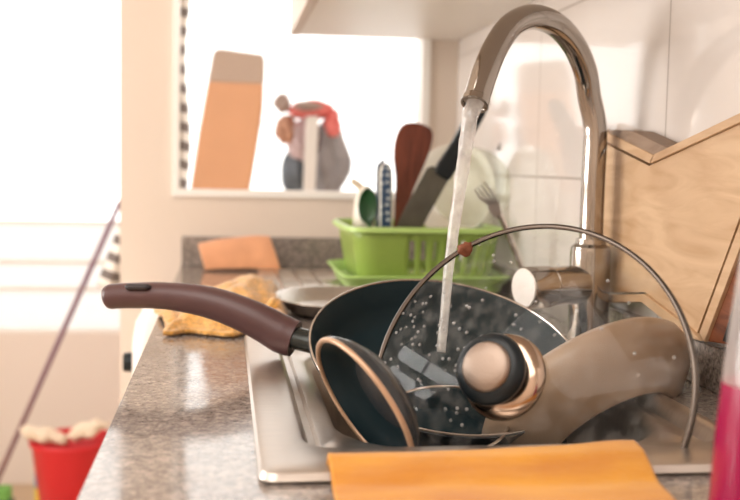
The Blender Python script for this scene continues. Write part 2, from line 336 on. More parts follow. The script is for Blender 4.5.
# ---------------------------------------------------------------- worktop and cabinets
CX0 = -.093; SX0, SX1, SY0, SY1 = .024, .412, .682, 1.272
def slab_hole(x0, x1, y0, y1, hx0, hx1, hy0, hy1, z0, z1):
    bm = bmesh.new(); o = [(x0, y0), (x1, y0), (x1, y1), (x0, y1)]; i = [(hx0, hy0), (hx1, hy0), (hx1, hy1), (hx0, hy1)]
    V = {(k, z): [bm.verts.new((*p, z)) for p in q] for k, q in (('o', o), ('i', i)) for z in (z0, z1)}
    for a in range(4):
        b = (a+1) % 4
        for z in (z0, z1): bm.faces.new((V['o', z][a], V['o', z][b], V['i', z][b], V['i', z][a]))
        for k in 'oi': bm.faces.new((V[k, z0][a], V[k, z0][b], V[k, z1][b], V[k, z1][a]))
    return bm
tag(obj('worktop', slab_hole(CX0, WX-.001, -.7, FY-.001, SX0+.012, SX1-.012, SY0+.012, SY1-.012, -.03, 0), M['granite'], smooth=0, bevel=.0015),
    'long speckled grey-brown polished granite worktop around the sink', 'worktop')
tag(obj('backsplash', boxes(((CX0+.002, FY-.02, .0005), (WX-.001, FY-.001, .062))), M['granite'], smooth=0, bevel=.001), 'low grey granite upstand at the far end of the worktop under the window', 'backsplash')
tag(obj('backsplash', boxes(((WX-.015, .3, .0005), (WX-.001, 1.84, .045))), M['granite'], smooth=0, bevel=.001), 'low dark granite upstand along the tiled wall behind the tap', 'backsplash')
bc = thing('base_cabinet', 'white base cabinet carrying the granite worktop', 'cabinet', (0, .6, FL))
obj('carcass', boxes(((-.05, -.7, FL), (-.035, 1.7, -.031)), ((-.035, -.7, FL), (WX-.002, -.685, -.031)), ((-.035, 1.685, FL), (WX-.002, 1.7, -.031))), M['white'], bc, smooth=0)
for k in range(4):
    d = obj('door', boxes(((-.068, -.69+.6*k, FL+.1), (-.051, -.1+.6*k, -.05))), M['white'], bc, smooth=0, bevel=.002)
    obj('handle', TB([(-.085, -.25+.6*k, -.12), (-.085, -.12+.6*k, -.12)], .004, seg=10), M['chrome_b'], d)
# white washing machine whose rounded front sticks out past the worktop edge
wm = thing('washing_machine', 'white washing machine whose rounded front sticks out past the worktop left edge', 'appliance', (.1, 1.98, FL))
bm = bmesh.new(); loft(bm, [rrect(-.155, .42, 1.73, 2.17, .03, z) for z in (FL, -.09)]+[rrect(-.15, .415, 1.735, 2.165, .03, -.055), rrect(-.125, .40, 1.75, 2.15, .03, -.036)], True, (True, True))
obj('housing', bm, M['white'], wm, smooth=50)
obj('knob', LB((-.155, 1.8, -.13), (-1, 0, 0), [(.001, .018), (.016, .018), (.018, 0)], 24), M['black'], wm)
# wall cabinet above
cx0 = .131; cz = .490
wc = thing('wall_cabinet', 'cream wall cabinet hanging over the sink at the top of the frame', 'cabinet', (.32, 1.2, cz))
obj('carcass', boxes(((cx0+.019, .35, cz), (WX-.001, FY-.001, 1.15))), M['white'], wc, smooth=0, bevel=.001)
for k in range(4):
    obj('door', boxes(((cx0, .352+.4615*k, cz-.002), (cx0+.018, .352+.4615*(k+1)-.003, 1.15))), M['woodt'] if 0 else mat('cabinet_door_lacquer', srgb(206, 188, 172), .4) if k == 0 else bpy.data.materials['cabinet_door_lacquer'], wc, smooth=0, bevel=.001)
# unseen ceiling panel, added to go with the overhead fill light
cl = thing('fill_light_panel', 'unseen white ceiling panel added above the kitchen fill light', 'lamp', (-.5, -.4, 1.53))
obj('frame', boxes(((-1.68, -1.28, 1.55), (.08, .68, 1.599))), M['white'], cl, smooth=0)

# ---------------------------------------------------------------- sink
sk = thing('sink', 'stainless steel sink set into the granite, full of dirty pans', 'sink', ((SX0+SX1)/2, (SY0+SY1)/2, -.19))
def rr(i, r, z): return rrect(SX0+i, SX1-i, SY0+i, SY1-i, r, z)
def basin(x0, x1, y0, y1, r, z): return rrect(x0, x1, y0, y1, r, z)
ix0, ix1, iy0, iy1 = .070, .385, .752, 1.225; hx0, hy0 = .092, .775
rings = [rr(.0015, .012, .0004), rr(0, .012, .003), rr(.002, .012, .0075), rr(.006, .012, .0085),
         basin(ix0-.012, ix1+.012, iy0-.012, iy1+.012, .03, .0085), basin(ix0-.008, ix1+.008, iy0-.008, iy1+.008, .03, .006), basin(ix0-.004, ix1+.004, iy0-.004, iy1+.004, .03, -.003), basin(ix0+.002, ix1-.002, iy0+.002, iy1-.002, .03, -.004),
         basin(ix0+.005, ix1-.005, iy0+.005, iy1-.005, .03, -.001), basin(hx0-.006, ix1-.008, hy0-.006, iy1-.008, .09, -.003), basin(hx0, ix1-.012, hy0, iy1-.012, .09, -.006), basin(hx0+.005, ix1-.016, hy0+.005, iy1-.016, .09, -.016),
         basin(hx0+.010, ix1-.022, hy0+.010, iy1-.022, .09, -.16), basin(hx0+.03, ix1-.05, hy0+.03, iy1-.05, .08, -.185), basin(hx0+.08, ix1-.11, hy0+.1, iy1-.11, .05, -.19)]
bm = bmesh.new(); loft(bm, rings, True, (False, True)); obj('basin', bm, M['steel'], sk, smooth=40, solid=.0008)
obj('drain', LB((.2275, .99, -.1885), (0, 0, 1), [(.001, .001), (.03, .001), (.04, .002), (.042, 0)], 32), M['chrome_b'], sk)

# ---------------------------------------------------------------- tap and running water
TX, TY = .441, 1.2
tp = thing('faucet', 'tall chrome gooseneck kitchen faucet with side lever and running water', 'faucet', (TX, TY, 0))
obj('body', LB((TX, TY, 0), (0, 0, 1), [(.031, .0005), (.031, .006), (.028, .010), (.0245, .012), (.0245, .118), (.0235, .124), (.0185, .128), (.0175, .134), (.001, .135)], 48), M['chrome'], tp)
path = [(TX, TY, .13), (TX, TY, .2), (TX, TY, .265)]
cyc = [(589, 95, 1.198), (585, 70, 1.19), (574, 45, 1.178), (556, 25, 1.16), (533, 17, 1.136), (512, 25, 1.115), (497, 45, 1.098), (486, 70, 1.083), (477, 97, 1.073), (475, 103, 1.070)]
path += [tuple(at(*c)) for c in cyc]
P = spline(path, 7)
obj('spout', TB(P, .0142, seg=36), M['chrome'], tp)
d = (P[-1]-P[-6]).normalized()
obj('aerator', LB(P[-1]-d*.006, d, [(.0143, 0), (.0152, .001), (.0152, .008), (.013, .008), (.0115, .004), (.001, .004)], 32), M['chrome'], tp)
e0 = Vector((TX, TY, .079)); e1 = at(524, 288, 1.165); ax = (e1-e0).normalized(); ln = (e1-e0).length
hb = obj('lever_housing', LB(e0, ax, [(.0235, .015), (.0235, ln*.62), (.0225, ln*.63)], 48), M['chrome'], tp)
obj('lever', LB(e0, ax, [(.0225, ln*.635), (.0250, ln*.645), (.0250, ln-.003), (.0235, ln)], 48), M['chrome'], tp)
obj('lever_cap', LB(e0, ax, [(.0235, ln), (.0225, ln+.0012), (.001, ln+.0015)], 48), M['satin_cap'], tp)
m0 = P[-1]-d*.001; wp = [m0, m0+d*.02, at(466, 145, 1.062), at(458, 200, 1.052), at(450, 258, 1.04), at(445, 310, 1.03), at(441, 352, 1.02)]
tag(obj('water_stream', TB(spline(wp, 8), lambda t: lerp(.0108, .0048, min(1, t*1.25)**.75), seg=20, flat=.75, jitter=.25), M['water'], smooth=180), 'thin stream of clear water falling from the faucet into the pan', 'water')

# ---------------------------------------------------------------- frying pan
def pan_profile(R, depth, rb, th=.003):
    ins = [(R, 0), (R-.004, -.004), (lerp(R, rb, .45), -depth*.5), (lerp(R, rb, .8), -depth*.87), (rb, -depth), (rb*.5, -depth-.0005), (.001, -depth-.0005)]
    return ins
pc = Vector((.226, 1.030, .030)); pn = Vector((.045, -.405, .91)).normalized(); R = .14
fp = thing('frying_pan', 'large black non-stick frying pan with brown handle reaching over the worktop', 'frying pan', pc-pn*.052)
obj('cooking_surface', LB(pc, pn, [(R, 0), (R-.003, -.003), (R-.013, -.022), (R-.022, -.038), (R-.032, -.043), (.06, -.044), (.001, -.044)], 96), M['nonstick'], fp, smooth=60)
obj('outer_shell', LB(pc, pn, [(R, 0), (R+.002, -.002), (R-.010, -.024), (R-.020, -.042), (R-.032, -.049), (.001, -.049)], 96), M['pan_out'], fp, smooth=60)
bm = bmesh.new(); a_, b_, _ = frame(pn); tube(bm, [pc+(a_*math.cos(k*PI/48)+b_*math.sin(k*PI/48))*(R+.0005) for k in range(97)], .0013, seg=8, cap=False); obj('lip', bm, M['chrome_b'], fp)
hp = [at(328, 345, 1.08), at(312, 342, 1.09), at(292, 337, 1.095)]
obj('handle_bracket', TB(spline(hp, 6), [(.0165, .012)]*13, seg=20), M['bracket'], fp)
hp = [at(295, 339, 1.095), at(282, 334, 1.10), at(252, 318, 1.108), at(212, 303, 1.12), at(168, 296, 1.135), at(130, 295.5, 1.15), at(111, 296.5, 1.158), at(106.5, 297, 1.16)]
rr_ = [.0200, .0215, .0195, .0178, .0152, .0145, .0143, .0108]
HP = spline(hp, 8); RR = []
for i in range(len(HP)):
    t = i/8; k = min(int(t), 6); RR.append(lerp(rr_[k], rr_[k+1], t-k))
RR = [(r, r*.98) for r in RR]
hd = obj('handle', TB(HP, RR, seg=32), M['handle'], fp, smooth=50)
s0 = at(125, 286.8, 1.138); s1 = at(151, 287.3, 1.128)
obj('hanging_slot', TB([lerp(s0, s1, k/8) for k in range(9)], [(.001, .001)]+[(.0055, .0037)]*7+[(.001, .001)], seg=16), M['slot'], hd, smooth=60)

# ---------------------------------------------------------------- small frying pan on its edge
c2 = at(364, 405, .81); n2 = Vector((-.80, -.30, -.46)).normalized(); R2 = .0605
sp = thing('small_pan', 'small black pan leaning on its edge at the left side of the sink', 'frying pan', c2-n2*.03)
obj('cooking_surface', LB(c2, n2, [(R2, 0), (R2-.003, -.001), (R2-.010, -.010), (R2-.020, -.017), (R2-.030, -.019), (.034, -.019)], 80), M['nonstick'], sp, smooth=40)
obj('outer_shell', LB(c2, n2, [(R2, 0), (R2+.0025, -.0005), (R2+.0025, -.004), (R2-.007, -.014), (R2-.018, -.0215), (R2-.03, -.0225), (.001, -.0225)], 80), M['pan_out'], sp, smooth=60)
obj('base_disc', LB(c2, n2, [(.0345, -.019), (.0325, -.0165), (.001, -.0165)], 80), M['pan_out'], sp, smooth=40)
a_, b_, _ = frame(n2); obj('lip', TB([c2+(a_*math.cos(k*PI/40)+b_*math.sin(k*PI/40))*(R2+.001) for k in range(81)], .0024, seg=12, cap=False), M['lipbeige'], sp)

# ---------------------------------------------------------------- black saucepan deep in the sink
c3 = at(443, 420, .945); R3 = .062
po = thing('saucepan', 'round black saucepan lying deep in the sink under the glass lid', 'saucepan', c3-Vector((0, 0, .06)))
n3 = Vector((-.1, -.28, .95)).normalized()
obj('body', LB(c3, n3, [(.001, -.05), (R3-.012, -.05), (R3-.004, -.044), (R3-.001, 0), (R3+.002, .001), (R3+.002, -.002), (R3-.001, -.046), (R3-.01, -.054), (.001, -.054)], 64), M['nonstick'], po, smooth=50)
a_, b_, _ = frame(n3); obj('lip', TB([c3+n3*.001+(a_*math.cos(k*PI/32)+b_*math.sin(k*PI/32))*(R3+.001) for k in range(65)], .0016, seg=8, cap=False), M['chrome_b'], po)
obj('rivet', LB(at(411, 436, .86), (0, -.9, .3), [(.001, .004), (.003, .003), (.004, 0)], 16), M['chrome_b'], sp)

# ---------------------------------------------------------------- beige pan, upside down against the right of the sink
c4 = at(610, 434, .94); xd = (at(690, 385, .93)-at(500, 497, .93)).normalized()
# opening faces down to the right and a little towards the viewer
vdir = (c4-CAM).normalized(); perp = xd.cross(vdir).normalized()
if perp.z > 0: perp = -perp
n4 = (perp*.90 - vdir*.30).normalized(); R4 = .108
RO = .066
bp = thing('overturned_pot', 'beige pot with a black inside turned over behind the right half of the glass lid', 'pot', c4-Vector((0, 0, .05)))
obj('outer_shell', LB(c4, n4, [(RO, 0), (RO+.002, .0015), (RO+.006, .001), (.088, -.010), (.106, -.026), (.114, -.042), (.113, -.052), (.106, -.060), (.09, -.064), (.04, -.066), (.001, -.066)], 96), M['beige'], bp, smooth=80)
obj('cooking_surface', LB(c4, n4, [(RO, 0), (RO+.002, -.004), (.085, -.014), (.10, -.028), (.107, -.042), (.10, -.054), (.001, -.058)], 96), M['nonstick'], bp, smooth=80)

# ---------------------------------------------------------------- glass lid
lc = Vector((.248, .827, .034)); lnrm = Vector((-.615, -.688, .385)).normalized(); RL = .145
ld = thing('pan_lid', 'round glass pan lid with steel rim and black knob standing in the sink', 'lid', lc-Vector((0, 0, .134)))
def dome(r): return .033*(1-(r/RL)**2)
prof = [(RL*k/24, dome(RL*k/24)) for k in range(24, 0, -1)]+[(.001, .033)]
obj('lid_glass', LB(lc, lnrm, prof, 128), M['lidglass'], ld, smooth=180)
obj('rim', LB(lc, lnrm, [(RL-.0032, .0030), (RL-.001, .0036), (RL+.0010, .0026), (RL+.0014, -.0008), (RL+.0003, -.0022), (RL-.002, -.002), (RL-.0032, .0004), (RL-.0032, .0030)], 160), mat('lid_rim_steel', srgb(98, 90, 84), .22, 1), ld, smooth=60)
kb = obj('knob', LB(lc, lnrm, [(.012, .036), (.015, .044), (.022, .052), (.028, .058), (.0295, .064), (.0275, .069), (.022, .071), (.001, .071)], 64), M['black'], ld, smooth=50)
obj('knob_cap', LB(lc, lnrm, [(.0205, .0705), (.0202, .0735), (.018, .0752), (.009, .0762), (.001, .0764)], 48), M['cap'], kb, smooth=50)
obj('knob_flange', LB(lc, lnrm, [(.030, .0325), (.0345, .034), (.0362, .037), (.0350, .041), (.030, .045), (.022, .047), (.012, .047)], 64), M['bronze'], ld, smooth=60)
a_, b_, _ = frame(lnrm)
bm = bmesh.new()
for k in range(330):
    for _ in range(50):
        th = random.uniform(0, 2*PI); r = RL*math.sqrt(random.uniform(.07, .93))
        p = lc+(a_*math.cos(th)+b_*math.sin(th))*r+lnrm*(dome(r)+.0003)
        w = math.exp(-((p.x-.19)/.04)**2-((p.z-.07)/.05)**2)+.10
        if random.random() < w and p.z > .0: break
    s = random.choice([.0006, .0008, .0011, .0016]); lathe(bm, p, lnrm+(p-lc)*2, [(s, 0), (s*.85, s*.35), (s*.4, s*.55), (.00001, s*.6)], 8)
tagd = obj('water_droplets', bm, M['drops'], ld, smooth=180, recalc=False); tagd['kind'] = 'stuff'
fs = at(466, 249, .905)
bm = bmesh.new(); bmesh.ops.create_icosphere(bm, subdivisions=3, radius=.006)
for v in bm.verts: v.co = Vector((v.co.x*1.15, v.co.y*.7, v.co.z))*(1+.5*N(v.co.x*300, v.co.y*300, v.co.z*300))+fs
tag(obj('food_scrap', bm, M['food'], smooth=180), 'small brown scrap of food stuck on the upper left rim of the glass lid', 'food')

# ---------------------------------------------------------------- dish rack
DX0, DX1, DY0, DY1 = .206, .470, 1.685, 1.955
dr = thing('dish_rack', 'lime green plastic dish rack on its tray near the far end of the worktop', 'dish rack', ((DX0+DX1)/2, 1.82, .006))
def ring(i, z, r=.03, n=10, per=90):
    pts = rrect(DX0+i, DX1-i, DY0+i, DY1-i, r, z, 6)
    # resample evenly
    out = []; L = [0]
    for k in range(len(pts)): L.append(L[-1]+(pts[(k+1) % len(pts)]-pts[k]).length)
    for k in range(per):
        s = L[-1]*k/per; j = max(q for q in range(len(pts)) if L[q] <= s+1e-9)
        out.append(pts[j].lerp(pts[(j+1) % len(pts)], (s-L[j])/max(L[j+1]-L[j], 1e-9)))
    return out
bm = bmesh.new(); zz = [(.020, .022), (.016, .038), (.007, .094), (.003, .111)]
Lr = [[bm.verts.new(p) for p in ring(i, z)] for i, z in zz]
for a in range(3):
    for k in range(90):
        q = (k+1) % 90; x = Lr[a][k].co.x
        if a == 1 and (.300 < x < .455) and k % 2 == 0: continue
        bm.faces.new((Lr[a][k], Lr[a][q], Lr[a+1][q], Lr[a+1][k]))
bm.faces.new(Lr[0][::-1])
obj('basket', bm, M['green'], dr, smooth=40, solid=.0025)
bm = bmesh.new(); pts = ring(-.001, .1115); loft(bm, [[p+(p-Vector(((DX0+DX1)/2, (DY0+DY1)/2, p.z))).normalized()*o+Vector((0, 0, h)) for p in pts] for o, h in ((-.003, -.002), (-.003, .003), (0, .005), (.006, .003), (.007, -.004), (.005, -.004), (.003, 0), (-.003, -.002))])
obj('rim', bm, mat('pale_lime_rim', srgb(176, 208, 120), .35), dr, smooth=60)
bm = bmesh.new()
loft(bm, [[p for p in rrect(DX0-o+.004, DX1+o-.004, DY0-o, DY1+o, .03, z)] for o, z in ((-.015, .0065), (.002, .0065), (.010, .030), (.016, .036), (.018, .033), (.013, .027), (.005, .0165), (-.015, .0165))], True, (True, True))
obj('tray', bm, mat('lime_tray', srgb(168, 204, 116), .35), dr, smooth=50)

# things standing in the rack
def pxs(pts, Y): return [at(x, y, Y) for x, y in pts]
def smooth_poly(pts, n=4):
    P_ = [Vector((*p, 0)) for p in pts]; out = []
    m = len(P_)
    for i in range(m):
        p0, p1, p2, p3 = P_[i-1], P_[i], P_[(i+1) % m], P_[(i+2) % m]
        for k in range(n):
            t = k/n; q = .5*((2*p1)+(p2-p0)*t+(2*p0-5*p1+4*p2-p3)*t*t+(3*p1-p0-3*p2+p3)*t**3); out.append((q.x, q.y))
    return out
sl = [(394, 246), (395, 210), (396, 180), (394, 156), (396, 138), (402, 126), (410, 122.5), (420, 123.5), (430, 128), (433, 136), (430, 150), (424, 166), (417, 182), (411, 200), (407, 246)]
tag(obj('wooden_spatula', prism(pxs(smooth_poly(sl), 1.86), (0, .007, 0)), M['spat'], smooth=30, bevel=.001), 'broad reddish brown wooden spatula standing upright in the green rack', 'spatula')
kn = thing('kitchen_knife', 'wide bladed kitchen knife with black handle leaning out of the green rack', 'knife', at(420, 235, 1.722))
obj('blade', prism(pxs([(391, 240), (403, 212), (427, 168), (433, 166), (450, 177), (425, 222), (416, 240)], 1.722), (0, .0022, 0)), M['blade'], kn, smooth=0)
obj('handle', prism(pxs(smooth_poly([(436, 169), (452, 143), (468, 113), (477, 99), (487, 97), (490, 104), (484, 118), (468, 147), (452, 178), (444, 178)], 3), 1.714), (0, .016, 0)), M['black'], kn, smooth=30, bevel=.003)
gs = thing('serving_spoon', 'dark green spoon standing bowl up at the left of the rack', 'spoon', at(370, 236, 1.810))
c = at(368, 206, 1.810)
bm = grid(14, 14, lambda u, v: c+Vector(((u-.5)*.034*math.sqrt(max(0, 1-(2*v-1)**2*.98)), .008*(1-((2*u-1)**2+(2*v-1)**2)*.6), (v-.5)*.062)))
obj('bowl', bm, M['dgreen'], gs, smooth=180, solid=.002)
obj('stem', TB([c+Vector((0, .003, -.029)), at(371, 228, 1.811), at(373, 240, 1.815)], [.004, .003, .003], seg=10), M['dgreen'], gs)
bk = thing('table_knife', 'knife with a blue handle dotted white standing handle up in the green rack', 'knife', at(386, 236, 1.830))
pb = smooth_poly([(380.5, 236), (380, 200), (379.5, 176), (381, 167), (386, 163), (391, 167), (392.5, 180), (391.5, 236)], 4)
obj('handle', prism(pxs(pb, 1.835), (0, .008, 0)), M['china'], bk, smooth=30, bevel=.002)
obj('dotted_inlay', prism(pxs([(x*.72+386*.28, y*.97+6) for x, y in pb], 1.832), (0, .003, 0)), M['blue'], bk, smooth=0)
k2 = smooth_poly([(377, 238), (376.5, 200), (377, 168), (381, 162), (385, 165), (385, 238)], 4)
tag(obj('table_knife', prism(pxs(k2, 1.850), (0, .007, 0)), mat('slate_blue_plastic', srgb(78, 92, 110), .4), smooth=30, bevel=.002), 'slate blue handle standing just behind the dotted blue one', 'knife')
wb = thing('squeeze_bottle', 'white plastic squeeze bottle with a bent cream spout at the rack\'s left end', 'bottle', at(362, 240, 1.870))
obj('body', LB(at(363, 246, 1.870), (.02, 0, 1), [(.001, 0), (.020, .002), (.021, .06), (.019, .085), (.011, .105), (.008, .11), (.001, .112)], 32), M['china'], wb)
obj('spout', TB(spline([at(364, 198, 1.870), at(361, 188, 1.870), at(354, 182, 1.870), at(351, 181, 1.870)], 5), lambda t: lerp(.008, .0045, t), seg=16), M['cream'], wb)
# plates standing in the rack
def plate(cc, nn, R, m, label, name='plate', cat='plate'):
    tag(obj(name, LB(cc, nn, [(R, .012), (R*.96, .012), (R*.70, .003), (R*.62, .0), (.001, 0), (.001, -.003), (R*.60, -.003), (R*.72, 0), (R*.98, .009), (R, .012)], 64), m, smooth=50), label, cat)
plate(at(455, 190, 1.885), (-.62, -.78, .14), .086, M['china'], 'white dinner plate standing at the back of the green rack')
plate(at(471, 188, 1.785), (-.22, -.97, .12), .071, M['plateglass'], 'clear glass plate standing in the rack in front of a white plate', 'glass_plate')
tag(obj('pot_lid_handle', TB(spline([at(498, 150, 1.840), at(503, 141, 1.830), at(511, 144, 1.830), at(515, 158, 1.840), at(514, 172, 1.845)], 6), .0028, seg=12), M['grey'], smooth=60), 'thin looped metal handle rising beside the glass plate', 'handle')
# fork
fk = thing('fork', 'steel fork with tines up leaning between the faucet and the rack', 'fork', at(536, 300, 1.52))
fa = Vector(at(494, 205, 1.50)); fb = at(478, 184, 1.49)
for k in range(4):
    o = (k-1.5)*4.4
    obj('tine', TB([at(493+o*.55, 203-o*.15, 1.50), at(486+o*.85, 195-o*.45, 1.496), at(479+o*.75, 185-o*.55, 1.488)], [.0021, .0018, .0008], seg=8), M['grey'], fk)
obj('head', prism(pxs(smooth_poly([(488, 205), (497, 200), (501, 210), (501, 218), (497, 219), (491, 213)], 3), 1.5), (0, .003, 0)), M['grey'], fk, smooth=30)
obj('handle', TB(spline([at(499, 214, 1.50), at(504, 224, 1.502), at(514, 248, 1.508), at(526, 280, 1.515), at(534, 305, 1.52)], 5), lambda t: lerp(.0055, .0085, t), seg=16, flat=.7), M['chrome_b'], fk)

# ---------------------------------------------------------------- cloths
def orange(u, v):
    # u along width, v from front foot over the fold to the back foot
    L_ = at(205, 270, 2.075); Rr = at(281, 268, 2.085); TL = at(198, 244, 2.12); TR = at(270, 236, 2.125); BL = Vector((L_.x-.005, 2.17, .004)); BR = Vector((Rr.x-.02, 2.17, .004))
    L_.z = Rr.z = .003
    if v < .6:
        t = v/.6; a = L_.lerp(TL, t); b = Rr.lerp(TR, t)
        bulge = math.sin(t*PI)*.012
    else:
        t = (v-.6)/.4; a = TL.lerp(BL, t); b = TR.lerp(BR, t); bulge = -.004
    p = a.lerp(b, u)
    p.z += .006*math.sin(u*PI)*(1-abs(v-.6))*1.0+.002*N(u*3, v*3, 5)
    p.y -= bulge*(.8+.4*N(u*4, v*2, 1)); return p
tag(obj('orange_cloth', grid(28, 30, orange), M['orange'], smooth=180, sub=1, solid=.004), 'folded orange cleaning cloth propped against the far granite upstand', 'cloth')
def towel(u, v):
    x = lerp(-.086, .085, u); y = lerp(1.285, 1.70, v)
    if u > .55: y += (u-.55)*.12
    if v < .2: y += .012*math.sin(u*9)+.02*max(0, u-.5)
    x += .012*math.sin(v*7+1)*(1-u)+ .02*max(0, .5-v)*0
    h = .010+.030*math.exp(-((u-.72)/.3)**2-((v-.62)/.30)**2)
    fold = math.exp(-((v-.07-.06*math.sin(u*6))/.05)**2)*.010*(.7+.6*N(u*7, 2)) + math.exp(-((v-.24-.05*math.sin(u*5+2))/.05)**2)*.010*max(0, N(u*5, 8)+.5)
    h += 1.5*fold+.012*N(u*4.5, v*5, 2)+.005*N(u*12, v*12, 4)
    e = min(u, 1-u, v, 1-v)
    h *= min(1, .35+e*9)
    x += .006*N(v*9, 3, 1); y += .012*N(u*7, 1, 7)
    return Vector((x, y, max(.005, h)))
tag(obj('mustard_towel', grid(70, 90, towel), M['must'], smooth=180, solid=.005), 'crumpled mustard terry towel on the worktop behind the pan handle', 'towel')
q00 = atz(337, 512, .004); q10 = atz(684, 512, .004); q01 = atz(328, 457, .016); q11 = atz(634, 444, .016)
def ycl(u, v):
    if v <= .8:
        t = v/.8; p = q00.lerp(q01, t).lerp(q10.lerp(q11, t), u)
        yy = p.y; p.z = .0165 if yy > SY0+.004 else lerp(.006, .0165, max(0, min(1, (yy-SY0+.03)/.034)))
    else:
        t = (v-.8)/.2; p = q01.lerp(q11, u); p.z = .0165-.030*t; p.y += .010*math.sin(min(1, t*2)*PI/2)
    p.z += .0012*N(u*6, v*5, 3)+.0012*math.sin(u*5+v*3); return p
tag(obj('yellow_cloth', grid(90, 40, ycl), M['yellow'], smooth=180, solid=.003), 'bright yellow cleaning cloth draped over the front rim of the sink', 'cloth')

# ---------------------------------------------------------------- steel drainboard and dish behind the sink
bm = bmesh.new(); x0, x1, y0, y1 = .065, .300, 1.66, 2.08
loft(bm, [rrect(x0, x1, y0, y1, .01, .0006), rrect(x0, x1, y0, y1, .01, .004), rrect(x0+.004, x1-.004, y0+.004, y1-.004, .01, .005), rrect(x0+.010, x1-.010, y0+.010, y1-.010, .01, .0025)], True, (True, True))
db = thing('drip_tray', 'flat steel drip tray with raised ribs on the far worktop beside the rack', 'tray', ((x0+x1)/2, (y0+y1)/2, 0))
obj('plate', bm, M['steel'], db, smooth=40)
for k in range(3):
    xx = x0+.035*(k+1); obj('rib', boxes(((xx-.003, y0+.02, .0025), (xx+.003, y1-.02, .0055))), M['chrome_b'], db, smooth=0, bevel=.001)
for k in range(2):
    yy = y0+.11*(k+1); obj('rib', boxes(((x0+.014, yy-.004, .0025), (x1-.014, yy+.004, .0050))), M['chrome_b'], db, smooth=0, bevel=.001)
dc = Vector((.165, 1.50, 0))
dd = thing('steel_dish', 'shallow oval stainless steel dish on the worktop behind the frying pan', 'dish', dc)
bm = bmesh.new()
loft(bm, [[Vector((dc.x+r*1.0*math.cos(2*PI*j/56), dc.y+r*1.35*math.sin(2*PI*j/56), z)) for j in range(56)] for r, z in ((.055, .001), (.075, .006), (.088, .022), (.094, .024), (.094, .0255), (.087, .0245), (.073, .008), (.053, .004), (.001, .004))], True, (True, False))
obj('bowl', bm, M['steel'], dd, smooth=50)

# ---------------------------------------------------------------- wooden crate / rack against the tiled wall
XB = .467; TH = .012
wr = thing('wooden_rack', 'pale plywood rack with a V-notched top standing against the tiled wall', 'rack', Vector((XB+.015, 1.15, .002)))
def wx(pts, X=XB): return [atx(x, y, X) for x, y in pts]
K = (649, 166)
front = [(584, 293), (584, 133), (597, 139.5), K, (760, 115), (760, 165), (741, 214), (697, 333), (690, 326), (645, 292)]
obj('panel', prism(wx(front, XB+.004), (TH-.005, 0, 0)), M['woodl'], wr, smooth=0)
def strip(name, pts, X, d, m): return obj(name, prism(wx(pts, X), (d, 0, 0)), m, wr, smooth=0, bevel=.0008)
strip('edge_strip', [(584, 130.5), (597, 137), (649, 163.5), (653, 155), (603, 130.5), (584, 122)], XB, TH, M['woodl'])
strip('edge_strip', [(650, 163.5), (760, 113), (760, 103), (654, 154)], XB, TH, M['woodl'])
strip('edge_strip', [(743, 214), (699, 333), (704, 342), (748, 226), (760, 190), (760, 170)], XB, TH, M['woodl'])
strip('edge_strip', [(584, 295), (644, 294), (690, 329), (700, 341), (684, 337), (641, 302), (584, 303)], XB, TH, M['woodl'])
strip('top_edge', [(603, 130.5), (615, 130), (632, 131), (668, 148), (654, 155), (651, 154)], XB+.001, .026, M['woodt'])
tri = [(705, 341), (748, 228), (760, 196), (760, 350)]
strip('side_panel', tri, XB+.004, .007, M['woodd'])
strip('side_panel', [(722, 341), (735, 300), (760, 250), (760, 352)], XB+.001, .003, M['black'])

# ---------------------------------------------------------------- soap bottle near the camera
bx = at(777, 400, .55); bc_ = Vector((bx.x, .56, .0008))
sb = thing('soap_bottle', 'soap bottle with magenta liquid and clear upper half at the right edge', 'bottle', bc_)
obj('liquid', LB(bc_, (0.02, 0, 1), [(.001, 0), (.029, .001), (.0315, .006), (.0300, .06), (.0280, .092), (.001, .0925)], 48), M['pinkliq'], sb, smooth=50)
obj('shell', LB(bc_, (0.02, 0, 1), [(.0280, .0923), (.0255, .13), (.0225, .165), (.019, .185), (.012, .195), (.011, .21)], 48), M['clearp'], sb, smooth=60)
obj('cap', LB(bc_, (0.02, 0, 1), [(.013, .205), (.013, .235), (.006, .238), (.004, .25), (.001, .251)], 32), M['china'], sb, smooth=40)

# ---------------------------------------------------------------- service area beyond the far wall
# ironing board standing on end
Yb = 3.05
ib = thing('ironing_board', 'tall orange-brown covered ironing board standing on end behind the far window', 'ironing board', (at(228, 190, Yb).x, Yb, FL))
def ibp(k): return [(186, 250), (190, 190), (197, 130), (207, 80), (213, 51), (220, 48), (262, 54), (265, 60), (263, 110), (255, 160), (250, 190), (249, 250)][k]
pts = [at(x, y, Yb) for x, y in [(190, 190), (199, 130), (208, 82)]]; 
z0 = FL+.25
low = [Vector((at(186, 190, Yb).x-.03, Yb, z0)), Vector((at(250, 190, Yb).x, Yb, z0))]
cover = [low[0], at(190, 190, Yb), at(199, 130, Yb), at(208, 80, Yb), at(264, 83, Yb), at(263, 110, Yb), at(257, 150, Yb), at(250, 190, Yb), low[1]]
obj('cover', prism(cover, (0, .035, 0)), M['iron'], ib, smooth=0, bevel=.008)
obj('top_cover', prism([at(207.5, 82, Yb-.003), at(213, 52, Yb-.003), at(218, 48, Yb-.003), at(262, 54, Yb-.003), at(265, 58, Yb-.003), at(264.5, 84, Yb-.003)], (0, .04, 0)), M['ironcap'], ib, smooth=0, bevel=.008)
for s in (0, 1):
    obj('leg', TB([at(258-s*50, 120, Yb+.06), Vector((low[s].x, Yb+.07, FL+.012))], .012, seg=12), M['grey'], ib)
